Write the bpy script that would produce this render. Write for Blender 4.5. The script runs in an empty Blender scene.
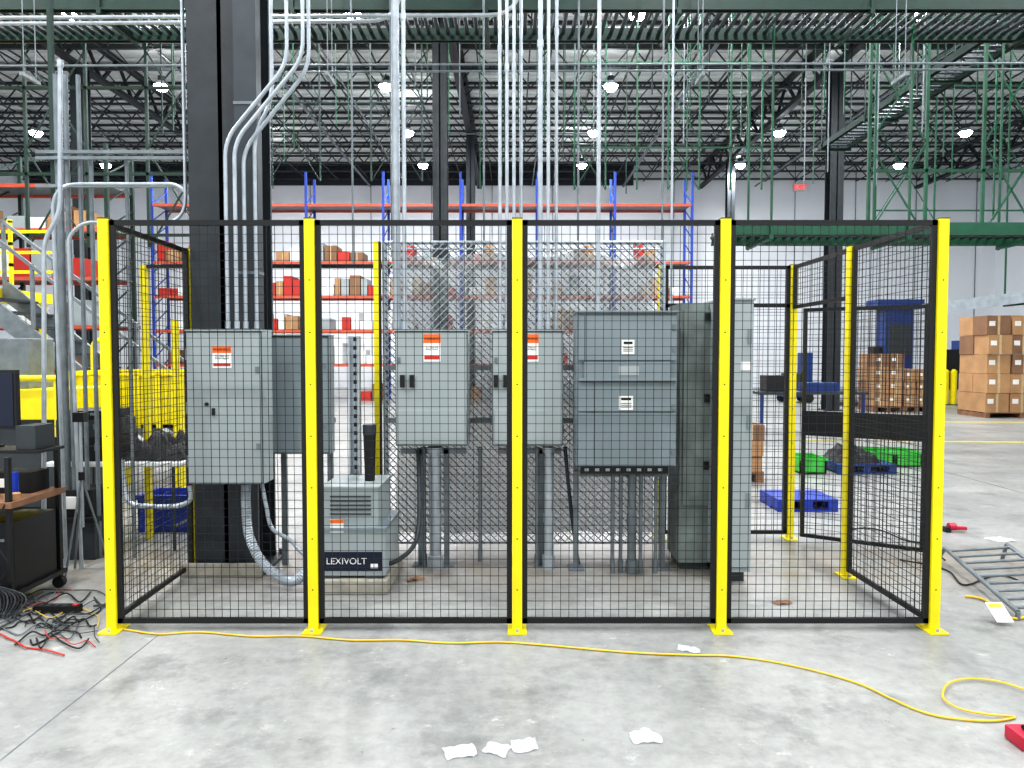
import bpy, math, random
from mathutils import Vector, Matrix, noise as mnoise
random.seed(7)
scene=bpy.context.scene
# ---------------- camera ----------------
CH=1.62; FPX=720.0; PITCH=math.atan(29/720)
cam_d=bpy.data.cameras.new("camera"); cam=bpy.data.objects.new("camera",cam_d)
scene.collection.objects.link(cam); scene.camera=cam
cam.location=(0,0,CH); cam.rotation_euler=(math.pi/2-PITCH,0,0)
cam_d.sensor_width=36; cam_d.lens=36*FPX/1024; cam_d.clip_end=200
ca,sa=math.cos(PITCH),math.sin(PITCH)
# survey helper: metres from a sight-line at a known distance Y
def P(px,py,Y):
    u=(px-512)/FPX; v=(384-py)/FPX; k=Y/(ca+v*sa)
    return Vector((u*k,Y,CH+(-sa+v*ca)*k))
def F(px,py,z=0.0):
    u=(px-512)/FPX; v=(384-py)/FPX; k=(z-CH)/(-sa+v*ca)
    return Vector((u*k,(ca+v*sa)*k,z))
# ---------------- materials ----------------
def lin(c):
    return tuple(((x/255)/12.92 if x/255<=0.04045 else ((x/255+0.055)/1.055)**2.4) for x in c)+(1,)
def mat(name,c,rough=0.5,metal=0.0,var=0.12,scale=6,bump=0.0,bscale=60,emit=0,alpha=1):
    m=bpy.data.materials.new(name); m.use_nodes=True; nt=m.node_tree; b=nt.nodes["Principled BSDF"]
    b.inputs["Roughness"].default_value=rough; b.inputs["Metallic"].default_value=metal
    c0=lin(c); tc=nt.nodes.new("ShaderNodeTexCoord"); n=nt.nodes.new("ShaderNodeTexNoise")
    n.inputs["Scale"].default_value=scale; n.inputs["Detail"].default_value=6
    nt.links.new(tc.outputs["Object"],n.inputs["Vector"])
    r=nt.nodes.new("ShaderNodeValToRGB"); r.color_ramp.elements[0].position=0.3; r.color_ramp.elements[1].position=0.7
    r.color_ramp.elements[0].color=tuple(max(0,x*(1-var)) for x in c0[:3])+(1,)
    r.color_ramp.elements[1].color=tuple(min(1,x*(1+var)) for x in c0[:3])+(1,)
    nt.links.new(n.outputs["Fac"],r.inputs["Fac"]); nt.links.new(r.outputs["Color"],b.inputs["Base Color"])
    if bump:
        n2=nt.nodes.new("ShaderNodeTexNoise"); n2.inputs["Scale"].default_value=bscale
        nt.links.new(tc.outputs["Object"],n2.inputs["Vector"])
        bp=nt.nodes.new("ShaderNodeBump"); bp.inputs["Strength"].default_value=bump; bp.inputs["Distance"].default_value=0.01
        nt.links.new(n2.outputs["Fac"],bp.inputs["Height"]); nt.links.new(bp.outputs["Normal"],b.inputs["Normal"])
    if emit:
        b.inputs["Emission Color"].default_value=c0; b.inputs["Emission Strength"].default_value=emit
    if alpha<1: b.inputs["Alpha"].default_value=alpha
    return m
YEL=mat("yellow_powdercoat",(240,222,10),0.4,var=0.05)
BLK=mat("black_powdercoat",(14,16,18),0.45)
WIRE=mat("black_wire",(15,17,20),0.5)
GRY=mat("cabinet_grey",(158,167,168),0.45,var=0.06,scale=3)
GRY2=mat("cabinet_grey_dark",(126,138,142),0.45,var=0.07,scale=3)
GRY3=mat("cabinet_weathered",(116,126,122),0.55,var=0.35,scale=5)
SEAM=mat("seam_dark",(60,66,68),0.6)
COL=mat("column_paint",(40,46,50),0.45,var=0.25)
GALV=mat("galvanised",(176,184,190),0.35,metal=0.4,var=0.15,scale=12)
GALD=mat("galvanised_dull",(118,126,130),0.5,metal=0.3,var=0.2,scale=10)
DGRY=mat("dark_grey_metal",(62,68,72),0.5,metal=0.3)
GREEN=mat("green_steel",(14,80,54),0.5,var=0.2)
GREEN2=mat("green_steel_dark",(18,50,40),0.5,var=0.2)
ORG=mat("orange_beam",(204,92,66),0.5)
RBLUE=mat("blue_upright",(36,70,170),0.5)
CARD=mat("cardboard",(178,138,98),0.8,var=0.15,scale=3)
CARD2=mat("cardboard_dark",(138,104,78),0.8,var=0.15,scale=3)
TAPE=mat("packing_tape",(200,176,136),0.4)
WHT=mat("white_plain",(232,234,232),0.6,var=0.03)
WLAB=mat("label_white",(240,240,236),0.5,var=0.02)
OLAB=mat("label_orange",(236,110,34),0.5,var=0.02)
RLAB=mat("label_red",(190,50,38),0.5,var=0.02)
TXT=mat("label_ink",(20,20,22),0.6,var=0.0)
TWH=mat("letter_white",(240,240,240),0.6,var=0.0)
NAVY=mat("navy_band",(16,26,50),0.5,var=0.03)
BLUE=mat("blue_plastic",(22,58,170),0.4)
BLUEM=mat("blue_machine",(20,56,120),0.45)
GPL=mat("green_plastic",(64,180,64),0.45)
CONC=mat("pad_concrete",(160,156,144),0.9,var=0.2,scale=10,bump=0.3)
WOOD=mat("wood_brown",(134,98,72),0.7,var=0.25,scale=8)
RUB=mat("black_rubber",(18,18,20),0.6)
RED=mat("red_plastic",(190,30,60),0.4)
BAG=mat("clear_film",(225,230,235),0.2,var=0.06,scale=40,alpha=0.7)
SHEET=mat("plastic_sheet",(172,176,173),0.3,var=0.3,scale=3,bump=0.4,bscale=5,alpha=0.72)
CORD=mat("yellow_cord",(224,186,50),0.5)
TRUSS=mat("roof_steel",(46,51,53),0.6,var=0.1)
GIRD=mat("girder_steel",(28,32,34),0.6)
DECK=mat("roof_deck",(228,232,230),0.6,var=0.05,scale=1)
WALL=mat("wall_paint",(240,243,246),0.7,var=0.03,scale=0.5)
GLOOM=mat("girder_gloom_band",(44,50,58),0.7)  # painted band standing in for far girders and the darkness among them
LENS=mat("lamp_lens",(235,242,255),0.4,var=0,emit=60)
def floor_mat():
    m=bpy.data.materials.new("polished_concrete"); m.use_nodes=True; nt=m.node_tree; N=nt.nodes; L=nt.links
    b=N["Principled BSDF"]; tc=N.new("ShaderNodeTexCoord")
    def noise(s,d=8,rg=0.6):
        n=N.new("ShaderNodeTexNoise"); n.inputs["Scale"].default_value=s; n.inputs["Detail"].default_value=d; n.inputs["Roughness"].default_value=rg
        L.new(tc.outputs["Object"],n.inputs["Vector"]); return n.outputs["Fac"]
    def ramp(f,p0,c0,p1,c1):
        r=N.new("ShaderNodeValToRGB"); e=r.color_ramp.elements; e[0].position=p0;e[1].position=p1;e[0].color=c0;e[1].color=c1
        L.new(f,r.inputs["Fac"]); return r.outputs["Color"]
    def mix(f,a,c,mode="MIX"):
        x=N.new("ShaderNodeMix"); x.data_type='RGBA'; x.blend_type=mode
        if isinstance(f,float): x.inputs[0].default_value=f
        else: L.new(f,x.inputs[0])
        for s,v in ((6,a),(7,c)):
            if isinstance(v,tuple): x.inputs[s].default_value=v
            else: L.new(v,x.inputs[s])
        return x.outputs[2]
    base=ramp(noise(0.9),0.32,lin((124,126,124)),0.68,lin((160,161,158)))
    fine=ramp(noise(14,10,0.7),0.3,lin((122,122,120)),0.7,lin((182,182,178)))
    c=mix(0.4,base,fine)
    st=ramp(noise(2.3,9,0.7),0.52,(0,0,0,1),0.68,(.8,.8,.8,1))
    c=mix(st,c,lin((108,110,108)))
    sp=ramp(noise(5,12,0.8),0.59,(0,0,0,1),0.66,(.75,.75,.75,1)); c=mix(sp,c,lin((196,196,192)))
    sp2=ramp(noise(22,6,0.7),0.65,(0,0,0,1),0.71,(.8,.8,.8,1)); c=mix(sp2,c,lin((80,76,70)))
    sep=N.new("ShaderNodeSeparateXYZ"); L.new(tc.outputs["Object"],sep.inputs[0])
    mr=N.new("ShaderNodeMapRange"); mr.interpolation_type='SMOOTHSTEP'; L.new(sep.outputs["Y"],mr.inputs[0]); mr.inputs[1].default_value=4.5; mr.inputs[2].default_value=5.4
    mr2=N.new("ShaderNodeMapRange"); L.new(sep.outputs["Y"],mr2.inputs[0]); mr2.inputs[1].default_value=6.2; mr2.inputs[2].default_value=5.9
    mu=N.new("ShaderNodeMath"); mu.operation='MULTIPLY'; L.new(mr.outputs[0],mu.inputs[0]); L.new(mr2.outputs[0],mu.inputs[1])
    d=ramp(noise(3,10,.7),0.35,(0,0,0,1),0.6,(.7,.7,.7,1))
    mu2=N.new("ShaderNodeMath"); mu2.operation='MULTIPLY'; L.new(mu.outputs[0],mu2.inputs[0]); L.new(d,mu2.inputs[1])
    c=mix(mu2.outputs[0],c,lin((134,122,106)))
    L.new(c,b.inputs["Base Color"])
    rr=ramp(noise(1.7,6,.6),0.3,(.3,.3,.3,1),0.7,(.5,.5,.5,1)); L.new(rr,b.inputs["Roughness"])
    bp=N.new("ShaderNodeBump"); bp.inputs["Strength"].default_value=0.08; bp.inputs["Distance"].default_value=0.01
    L.new(noise(30,4,.6),bp.inputs["Height"]); L.new(bp.outputs["Normal"],b.inputs["Normal"])
    return m
FLOOR=floor_mat()
# ---------------- mesh builder ----------------
class B:
    def __init__(s,name): s.n=name; s.v=[]; s.f=[]; s.mi=[]; s.sm=[]; s.m=[]
    def mid(s,m):
        if m not in s.m: s.m.append(m)
        return s.m.index(m)
    def add(s,vs,fs,m,smooth=False):
        o=len(s.v); s.v+= [tuple(v) for v in vs]; k=s.mid(m)
        for f in fs: s.f.append(tuple(i+o for i in f)); s.mi.append(k); s.sm.append(smooth)
    def box(s,x0,x1,y0,y1,z0,z1,m,M=None):
        if x0>x1:x0,x1=x1,x0
        if y0>y1:y0,y1=y1,y0
        if z0>z1:z0,z1=z1,z0
        vs=[Vector(p) for p in((x0,y0,z0),(x1,y0,z0),(x1,y1,z0),(x0,y1,z0),(x0,y0,z1),(x1,y0,z1),(x1,y1,z1),(x0,y1,z1))]
        if M: vs=[M@v for v in vs]
        s.add(vs,[(0,3,2,1),(4,5,6,7),(0,1,5,4),(1,2,6,5),(2,3,7,6),(3,0,4,7)],m); return s
    def beam(s,a,b,w,h,m):
        a=Vector(a);b=Vector(b);d=(b-a).normalized()
        up=Vector((0,0,1)) if abs(d.z)<0.95 else Vector((0,1,0))
        x=d.cross(up).normalized(); y=x.cross(d).normalized()
        vs=[]
        for p in(a,b):
            for i,j in((-1,-1),(1,-1),(1,1),(-1,1)): vs.append(p+x*(i*w/2)+y*(j*h/2))
        s.add(vs,[(3,2,1,0),(4,5,6,7),(0,1,5,4),(1,2,6,5),(2,3,7,6),(3,0,4,7)],m); return s
    def cyl(s,a,b,r,m,r2=None,n=12):
        a=Vector(a);b=Vector(b);d=(b-a).normalized(); up=Vector((0,0,1)) if abs(d.z)<0.95 else Vector((0,1,0))
        x=d.cross(up).normalized(); y=x.cross(d).normalized(); r2=r if r2 is None else r2
        vs=[]
        for p,rr in((a,r),(b,r2)):
            for i in range(n):
                t=2*math.pi*i/n; vs.append(p+x*rr*math.cos(t)+y*rr*math.sin(t))
        s.add(vs,[(i,(i+1)%n,(i+1)%n+n,i+n) for i in range(n)],m,True)
        s.add(vs,[tuple(range(n))[::-1],tuple(range(n,2*n))],m); return s
    def tube(s,pts,r,m,rad=0.12,n=8,fillet=True,sub=8):
        pts=[Vector(p) for p in pts]
        if fillet:
            path=[pts[0]]
            for i in range(1,len(pts)-1):
                p=pts[i]; a=pts[i-1]-p; c=pts[i+1]-p; d=min(rad,a.length*.45,c.length*.45)
                p0=p+a.normalized()*d; p1=p+c.normalized()*d
                for k in range(7):
                    t=k/6; path.append((1-t)**2*p0+2*t*(1-t)*p+t*t*p1)
            path.append(pts[-1])
        else:
            path=[]
            e=[pts[0]]+pts+[pts[-1]]
            for i in range(1,len(e)-2):
                for k in range(sub):
                    t=k/sub; p0,p1,p2,p3=e[i-1],e[i],e[i+1],e[i+2]
                    path.append(0.5*((2*p1)+(p2-p0)*t+(2*p0-5*p1+4*p2-p3)*t*t+(3*p1-p0-3*p2+p3)*t**3))
            path.append(pts[-1])
        vs=[];prev=None
        for i,p in enumerate(path):
            d=(path[min(i+1,len(path)-1)]-path[max(i-1,0)])
            if d.length<1e-6: d=Vector((0,0,1))
            d.normalize()
            if prev is None:
                up=Vector((0,0,1)) if abs(d.z)<0.9 else Vector((0,1,0)); x=d.cross(up).normalized()
            else: x=(prev-d*prev.dot(d)).normalized()
            prev=x; y=d.cross(x)
            for k in range(n):
                t=2*math.pi*k/n; vs.append(p+x*r*math.cos(t)+y*r*math.sin(t))
        fs=[]
        for i in range(len(path)-1):
            for k in range(n): fs.append((i*n+k,i*n+(k+1)%n,(i+1)*n+(k+1)%n,(i+1)*n+k))
        s.add(vs,fs,m,True); s.add(vs,[tuple(range(n))[::-1],tuple(range((len(path)-1)*n,len(path)*n))],m); return s
    def obj(s,bevel=0,parent=None):
        me=bpy.data.meshes.new(s.n); me.from_pydata(s.v,[],s.f)
        for m in s.m: me.materials.append(m)
        me.polygons.foreach_set("material_index",s.mi); me.polygons.foreach_set("use_smooth",s.sm); me.update()
        o=bpy.data.objects.new(s.n,me); scene.collection.objects.link(o)
        if bevel:
            md=o.modifiers.new("bevel",'BEVEL'); md.width=bevel; md.segments=2; md.limit_method='ANGLE'; md.angle_limit=math.radians(50)
        if parent: o.parent=parent
        return o
def empty(name):
    o=bpy.data.objects.new(name,None); scene.collection.objects.link(o); o.empty_display_size=.1; return o
def text(par,name,s,loc,size,m,rotz=0,align='CENTER',sx=1):
    c=bpy.data.curves.new(name,'FONT'); c.body=s; c.size=size; c.align_x=align; c.align_y='CENTER'; c.extrude=0.0004
    c.materials.append(m); o=bpy.data.objects.new(name,c); scene.collection.objects.link(o)
    o.location=loc; o.rotation_euler=(math.pi/2,0,rotz); o.scale=(sx,1,1); o.parent=par; return o
# ---------------- room ----------------
B("floor").box(-24,24,-5,36,-0.1,0,FLOOR).obj()
ZC=11.0
c=B("ceiling"); c.box(-24,24,-5,36,ZC,ZC+.1,DECK)
y=-4.8
while y<36: c.box(-24,24,y,y+.15,ZC-.06,ZC,DECK); y+=.45
c.obj()
w=B("wall_back"); w.box(-24,24,36,36.2,0,ZC,WALL); w.box(-24,6,35.95,36,10.0,ZC,GLOOM)
for x in range(-22,24,3): w.box(x,x+.03,35.97,36,0,ZC if x>6 else 10,GALD)
w.obj()
B("wall_right").box(24,24.2,-5,36,0,ZC,WALL).obj()
B("wall_left").box(-24.2,-24,-5,36,0,ZC,WALL).obj()
j=B("floor_joint"); j.box(-2.05,-2.043,-1,4.1,0,0.0015,GALD); j.box(6.0,6.008,-1,30,0,0.0015,SEAM); j.obj()
ml=B("floor_marking_line"); ml.beam((5.5,13.6,.002),(20,12.6,.002),.1,.003,YEL); ml.beam((8,17.5,.002),(20,16.9,.002),.1,.003,YEL); ml.obj()
t=B("roof_trusses")
yy=1.0
while yy<36:
    t.beam((-24,yy,10.2),(24,yy,10.2),.09,.07,TRUSS); t.beam((-24,yy,10.9),(24,yy,10.9),.1,.07,TRUSS)
    x=-24;k=0
    while x<24:
        t.beam((x,yy,10.2 if k%2 else 10.9),(x+.6,yy,10.9 if k%2 else 10.2),.035,.035,TRUSS); x+=.6;k+=1
    yy+=1.5
for gx in(-12.4,-1.6,9.3,20):
    t.beam((gx,-4,9.9),(gx,36,9.9),.22,.12,GIRD); t.beam((gx,-4,10.85),(gx,36,10.85),.22,.12,GIRD)
    y=-4;k=0
    while y<35.5:
        t.beam((gx,y,9.9 if k%2 else 10.85),(gx,y+.9,10.85 if k%2 else 9.9),.08,.08,GIRD); y+=.9;k+=1
x=-22
while x<24:
    t.beam((x,0,10.2),(x,36,10.2),.04,.04,TRUSS); t.beam((x+.7,0,10.88),(x+.7,36,10.88),.04,.04,TRUSS); x+=1.5
for x,r in((-7,.05),(-5.2,.03),(1,.03),(5.5,.06),(12,.04)): t.cyl((x,0,9.95),(x,35.9,9.95),r,GALD,n=8)
for y in(12,19,27): t.cyl((-22,y,9.8),(22,y,9.8),.03,GALD,n=8)
t.obj()
hb=B("high_bay_light"); hb.cyl((0,0,.02),(0,0,.14),.22,GALV,r2=.16,n=24); hb.cyl((0,0,.14),(0,0,.3),.10,DGRY,n=16); hb.cyl((0,0,.3),(0,0,.7),.012,DGRY,n=6)
hb.cyl((0,0,-.02),(0,0,.02),.19,LENS,r2=.215,n=24); hb.cyl((0,0,-.09),(0,0,-.02),.15,LENS,r2=.19,n=24); hb.cyl((0,0,-.14),(0,0,-.09),.06,LENS,r2=.15,n=24)
first=hb.obj(); first.location=(-16.9,-1,9.5)
for ix,x in enumerate((-16.9,-10.3,-3.7,2.9,9.5,16.1)):
    for iy,y in enumerate((-1,3.6,8,12.6,17,21.5,25.9,30.3)):
        if ix==0 and iy==0: o=first
        else:
            o=bpy.data.objects.new("high_bay_light",first.data); scene.collection.objects.link(o); o.location=(x,y,9.5)
        if 1<=ix<=4:
            l=bpy.data.lights.new("lamp",'AREA'); l.shape='DISK'; l.size=.4; l.energy=285; l.color=(.97,.98,1)
            lo=bpy.data.objects.new("lamp",l); scene.collection.objects.link(lo); lo.parent=o; lo.location=(0,0,-.16)
        if ix in(1,3,4) and iy%2==1 or ix==2 and iy%2==0:  # upward fill added in some fixtures to brighten the roof deck
            l=bpy.data.lights.new("deck_fill_light",'AREA'); l.shape='DISK'; l.size=.3; l.energy=28; l.color=(.95,.98,1)
            lo=bpy.data.objects.new("deck_fill_light",l); scene.collection.objects.link(lo); lo.parent=o; lo.location=(0,0,.32); lo.rotation_euler=(math.pi,0,0)
def hcol(name,x,y,w,d,z1,ft=.03,m=COL):
    b=B(name); b.box(x-w/2,x+w/2,y-d/2,y-d/2+ft,0,z1,m); b.box(x-w/2,x+w/2,y+d/2-ft,y+d/2,0,z1,m); b.box(x-ft/2,x+ft/2,y-d/2,y+d/2,0,z1,m)
    b.box(x-w/2-.06,x+w/2+.06,y-d/2-.06,y+d/2+.06,0,.03,m)
    for i in(-1,1):
        for k in(-1,1): b.cyl((x+i*(w/2+.03),y+k*(d/2+.03),.03),(x+i*(w/2+.03),y+k*(d/2+.03),.07),.018,GALD,n=6)
    return b
hcol("steel_column",-2.12,5.5,.47,.4,9.84).obj()
hcol("steel_column",-1.6,16.3,.32,.32,9.84).obj()
hcol("steel_column",-1.55,27.3,.32,.32,9.84).obj()
hcol("steel_column",9.3,21,.38,.38,9.84).obj()
hcol("steel_column",9.3,31,.32,.32,9.84).obj()
hcol("steel_column",-12.4,21,.38,.38,9.84).obj()
b=B("column_footing"); b.box(-2.42,-1.82,5.18,5.22,0,.1,CONC); b.obj(bevel=.01)
# ---------------- fence ----------------
FY=4.18; H=2.4
FENCE=empty("safety_fence")
def post(x,y,h=H,name="post"):
    b=B(name); b.box(x-.029,x+.029,y-.029,y+.029,.008,h,YEL); b.box(x-.03,x+.03,y-.03,y+.03,h,h+.006,BLK)
    b.box(x-.055,x+.055,y-.075,y+.075,0,.01,YEL)
    for k in(-1,1): b.cyl((x,y+k*.055,.01),(x,y+k*.055,.028),.011,GALV,n=6)
    z=.25
    while z<h-.1:
        b.cyl((x,y-.0295,z),(x,y-.0285,z),.0045,TXT,n=8); z+=.3
    return b.obj(bevel=.002,parent=FENCE)
def panel(x0,y0,x1,y1,z0=.045,z1=H-.005,name="mesh_panel",g=.03,sp=.05,plate=None,mids=(),wr=.0028):
    a=Vector((x0,y0,0)); c=Vector((x1,y1,0)); d=(c-a).normalized(); a=a+d*g; c=c-d*g
    b=B(name); fw=.03; L=(c-a).length
    up=Vector((0,0,1))
    b.beam(a+d*fw/2+up*z0,a+d*fw/2+up*z1,fw,.025,BLK); b.beam(c-d*fw/2+up*z0,c-d*fw/2+up*z1,fw,.025,BLK)
    b.beam(a+up*(z0+fw/2),c+up*(z0+fw/2),.025,fw,BLK); b.beam(a+up*(z1-fw/2),c+up*(z1-fw/2),.025,fw,BLK)
    for zz in mids: b.beam(a+up*zz,c+up*zz,.025,fw,BLK)
    n=int((L-2*fw)/sp)
    for i in range(1,n+1):
        p=a+d*(fw+(L-2*fw)*i/(n+1)); b.beam(p+up*(z0+.02),p+up*(z1-.02),wr,wr,WIRE)
    nz=int((z1-z0-2*fw)/sp)
    for i in range(1,nz+1):
        z=z0+fw+(z1-z0-2*fw)*i/(nz+1); b.beam(a+d*.02+up*z,c-d*.02+up*z,wr,wr,WIRE)
    if plate: b.beam(a+up*(plate[0]+plate[1])/2,c+up*(plate[0]+plate[1])/2,.03,plate[1]-plate[0],BLK)
    return b.obj(parent=FENCE)
PX=[-2.345,-1.163,.03,1.226,2.475]
for x in PX: post(x,FY)
for i in range(4): panel(PX[i],FY,PX[i+1],FY)
post(2.45,5.22); post(2.45,6.3); panel(2.46,FY,2.45,5.22); panel(2.45,5.22,2.45,6.3,z0=2.02)
post(-2.39,5.35); panel(-2.35,FY,-2.39,5.35)
post(1.3,6.3); panel(2.45,6.3,1.3,6.3,mids=(2.05,))
panel(2.48,6.22,3.32,5.68,z1=2.02,name="gate",plate=(.93,1.14))
b=B("top_rail"); b.beam((1.3,6.3,2.39),(-3.2,6.3,2.39),.03,.03,BLK); b.beam((-3.2,6.3,0),(-3.2,6.3,2.4),.05,.05,YEL);b.obj(parent=FENCE)
PYB=5.75
p0=P(384,242,PYB); p1=P(664,242,PYB); zt=p0.z
b=B("chain_link_fence"); X0,X1,Z0,Z1=p0.x,p1.x,.1,zt; s_=.06
n=int(((X1-X0)+(Z1-Z0))/s_)
for i in range(n+1):
    q=i*s_
    xa=X0+max(0,q-(Z1-Z0)); za=Z1-min(q,(Z1-Z0)); xb=X0+min(q,(X1-X0)); zb=Z1-max(0,q-(X1-X0))
    if abs(xa-xb)>.02:
        b.beam((xa,PYB,za),(xb,PYB,zb),.007,.007,GALV)
        b.beam((X0+X1-xa,PYB+.007,za),(X0+X1-xb,PYB+.007,zb),.007,.007,DGRY)
for x in(X0,X1,(X0+X1)/2): b.cyl((x,PYB+.03,0),(x,PYB+.03,Z1),.022,GALV)
b.cyl((X0,PYB+.03,Z1),(X1,PYB+.03,Z1),.016,GALV); b.cyl((X0,PYB+.03,Z0),(X1,PYB+.03,Z0),.01,GALV)
for z in(1.1,1.52,): b.box(X0,X1,PYB-.05,PYB-.01,z-.02,z+.02,GALD)
b.obj()
b=B("end_post"); b.box(X0-.08,X0-.04,PYB-.03,PYB+.01,0,Z1,YEL); b.box(X0-.04,X0-.025,PYB-.03,PYB+.01,0,Z1,BLK); b.obj(parent=FENCE)
b=B("plastic_sheeting"); vs=[];fs=[]; nx,nz=120,50
for i in range(nx+1):
    for j in range(nz+1):
        u=i/nx; v=j/nz; x=X0+.06+(X1-X0-.1)*u; z=.15+(Z1-.2)*v
        y=PYB+.17+.04*math.sin(u*46+1.5*math.sin(v*5))*(.4+.6*v)+.09*mnoise.noise(Vector((u*5,v*4,2)))+.04*mnoise.noise(Vector((u*16,v*12,5)))
        vs.append((x,y,z-.05*abs(math.sin(u*9))*(v>.97)))
for i in range(nx):
    for j in range(nz): a=i*(nz+1)+j; fs.append((a,a+nz+1,a+nz+2,a+1))
b.add(vs,fs,SHEET,True); b.cyl((X0,PYB+.17,Z1-.03),(X1,PYB+.17,Z1-.03),.008,GALV); b.obj()
# ---------------- cabinets ----------------
def label(b,px,py,Y,w,h,style='warn'):
    p=P(px,py,Y); y=Y-.003
    b.box(p.x-w/2,p.x+w/2,y,Y,p.z-h/2,p.z+h/2,WLAB)
    if style=='warn':
        b.box(p.x-w/2,p.x+w/2,y-.001,y,p.z+h*.18,p.z+h/2,OLAB); b.box(p.x-w/2+.006,p.x+w/2-.006,y-.001,y,p.z-h*.42,p.z-h*.28,RLAB)
    return p
def wtext(o,p,Y,w,h):
    text(o,"label_text","WARNING",(p.x,Y-.0052,p.z+h*.34),min(h*.24,w*.19),TXT)
    text(o,"label_text","Arc Flash and\nShock Hazard",(p.x,Y-.0045,p.z+h*.0),min(h*.13,w*.13),TXT)
def cabinet(name,x0,x1,y0,y1,Y,dep,m,hinge='L',labels=()):
    a=P(x0,y0,Y); c=P(x1,y1,Y); b=B(name)
    b.box(a.x,c.x,Y,Y+dep,c.z,a.z,m)
    b.box(a.x+.008,c.x-.008,Y-.016,Y-.004,c.z+.012,a.z-.012,m)
    b.box(a.x+.002,c.x-.002,Y-.004,Y+.001,c.z+.005,a.z-.005,SEAM)
    b.box(a.x-.004,c.x+.004,Y-.022,Y+dep,a.z,a.z+.012,m)
    for f in(.15,.5,.85):
        z=c.z+(a.z-c.z)*f; xx=a.x if hinge=='L' else c.x
        b.cyl((xx,Y-.012,z-.04),(xx,Y-.012,z+.04),.007,GALD,n=8)
    xx=c.x-.03 if hinge=='L' else a.x+.03
    for f in(.25,.75): b.box(xx-.012,xx+.012,Y-.024,Y-.014,c.z+(a.z-c.z)*f-.02,c.z+(a.z-c.z)*f+.02,GALD)
    ps=[]
    for l in labels: ps.append((label(b,l[0],l[1],Y-.016,l[2],l[3],l[4]),l))
    return b,a,c,ps
def fin(b,ps,Y):
    o=b.obj(bevel=.003)
    for p,l in ps:
        if l[4]=='warn': wtext(o,p,Y-.016,l[2],l[3])
    return o
YA=4.95
b,a,c,ps=cabinet("electrical_cabinet",186,264,331,484,YA,.2,GRY,labels=[(222,357,.13,.15,'warn')])
b.cyl((P(208,404,YA).x,YA-.03,P(208,404,YA).z),(P(208,404,YA).x,YA-.012,P(208,404,YA).z),.012,BLK)
b.box(P(208,0,YA).x-.008,P(208,0,YA).x+.008,YA-.035,YA-.012,P(208,408,YA).z-.05,P(208,408,YA).z,BLK)
b.box(a.x+.05,c.x-.05,YA+.05,5.295,c.z+.2,c.z+.26,GALD); b.box(a.x+.05,c.x-.05,YA+.05,5.295,a.z-.26,a.z-.2,GALD)
fin(b,ps,YA)
YB=5.35
b,a,c,ps=cabinet("junction_cabinet",270,330,336,454,YB,.15,GRY2); b.box(a.x,c.x,YB+.15,YB+.19,1.1,1.14,GALD); b.box(a.x+.02,a.x+.06,YB+.15,YB+.19,0,1.5,GALD); b.box(c.x-.06,c.x-.02,YB+.15,YB+.19,0,1.5,GALD); fin(b,ps,YB)
YE=5.3
for (x0,x1,lx,ax,lw) in((395,468,432,403,.125),(492,563,530,496,.125)):
    b,a,c,ps=cabinet("electrical_cabinet",x0,x1,331,446,YE,.28,GRY,hinge='R',labels=[(lx,348,lw,.2,'warn')])
    for k in(0,9.5):
        p=P(ax+k,381,YE); b.box(p.x-.016,p.x+.016,YE-.045,YE-.014,p.z-.045,p.z+.045,BLK)
    q=P(0,410,YE); b.box(a.x+.02,c.x-.01,YE-.05,YE-.014,c.z+.02,q.z,GRY)
    b.box(a.x,c.x,YE+.28,PYB-.05,1.5,1.54,GALD); b.box(a.x,c.x,YE+.28,PYB-.05,1.08,1.12,GALD)
    fin(b,ps,YE)
YF=5.1
a=P(577,313,YF); c=P(676,466,YF); b=B("main_disconnect_switch")
b.box(a.x,c.x,YF,YF+.3,c.z,a.z,GRY2)
m1=P(577,360,YF).z; m2=P(577,378,YF).z; m3=P(577,411,YF).z
b.box(a.x+.01,c.x-.01,YF-.02,YF,m1,a.z-.02,GRY2); b.box(a.x+.05,c.x-.05,YF-.035,YF,m2,m1-.012,GRY2)
b.box(a.x+.01,c.x-.01,YF-.05,YF,m2-.02,m2,GRY2); b.box(a.x+.01,c.x-.01,YF-.02,YF,m3,m2-.03,GRY2); b.box(a.x+.01,c.x-.01,YF-.02,YF,c.z+.01,m3-.012,GRY2)
b.box(a.x-.01,c.x+.01,YF-.03,YF+.3,a.z,a.z+.015,GRY2)
q=P(596,0,YF).x; b.box(q-.003,q+.003,YF-.022,YF-.0,c.z+.01,m2-.03,SEAM)
q2=P(586,0,YF).x; b.box(q2-.003,q2+.003,YF-.022,YF,m1,a.z-.02,SEAM)
for z in(a.z-.1,m1+.08,m3+.03,c.z+.1): b.box(c.x-.04,c.x-.015,YF-.03,YF-.02,z-.02,z+.02,GALD)
for (lx,ly,w,h) in((628,347,.09,.1),(626,403,.1,.1)):
    p=label(b,lx,ly,YF-.02,w,h,'w'); b.box(p.x-w*.35,p.x+w*.35,YF-.0245,YF-.023,p.z+h*.2,p.z+h*.38,TXT)
    for k in range(3): b.box(p.x-w*.38,p.x+w*.38,YF-.0245,YF-.023,p.z-h*(.05+.13*k),p.z-h*(.0+.13*k),SEAM)
b.box(P(618,372,YF).x,P(638,372,YF).x,YF-.038,YF-.035,P(0,375,YF).z,P(0,366,YF).z,GRY)
for lx in(580,672):
    p=P(lx,466,YF); b.box(p.x-.02,p.x+.02,YF+.3,YF+.34,0,p.z+.6,GALD); b.box(p.x-.06,p.x+.06,YF+.24,YF+.4,0,.01,GALD)
b.box(a.x+.03,c.x-.05,YF+.02,YF+.06,c.z-.06,c.z-.0,BLK)
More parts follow.
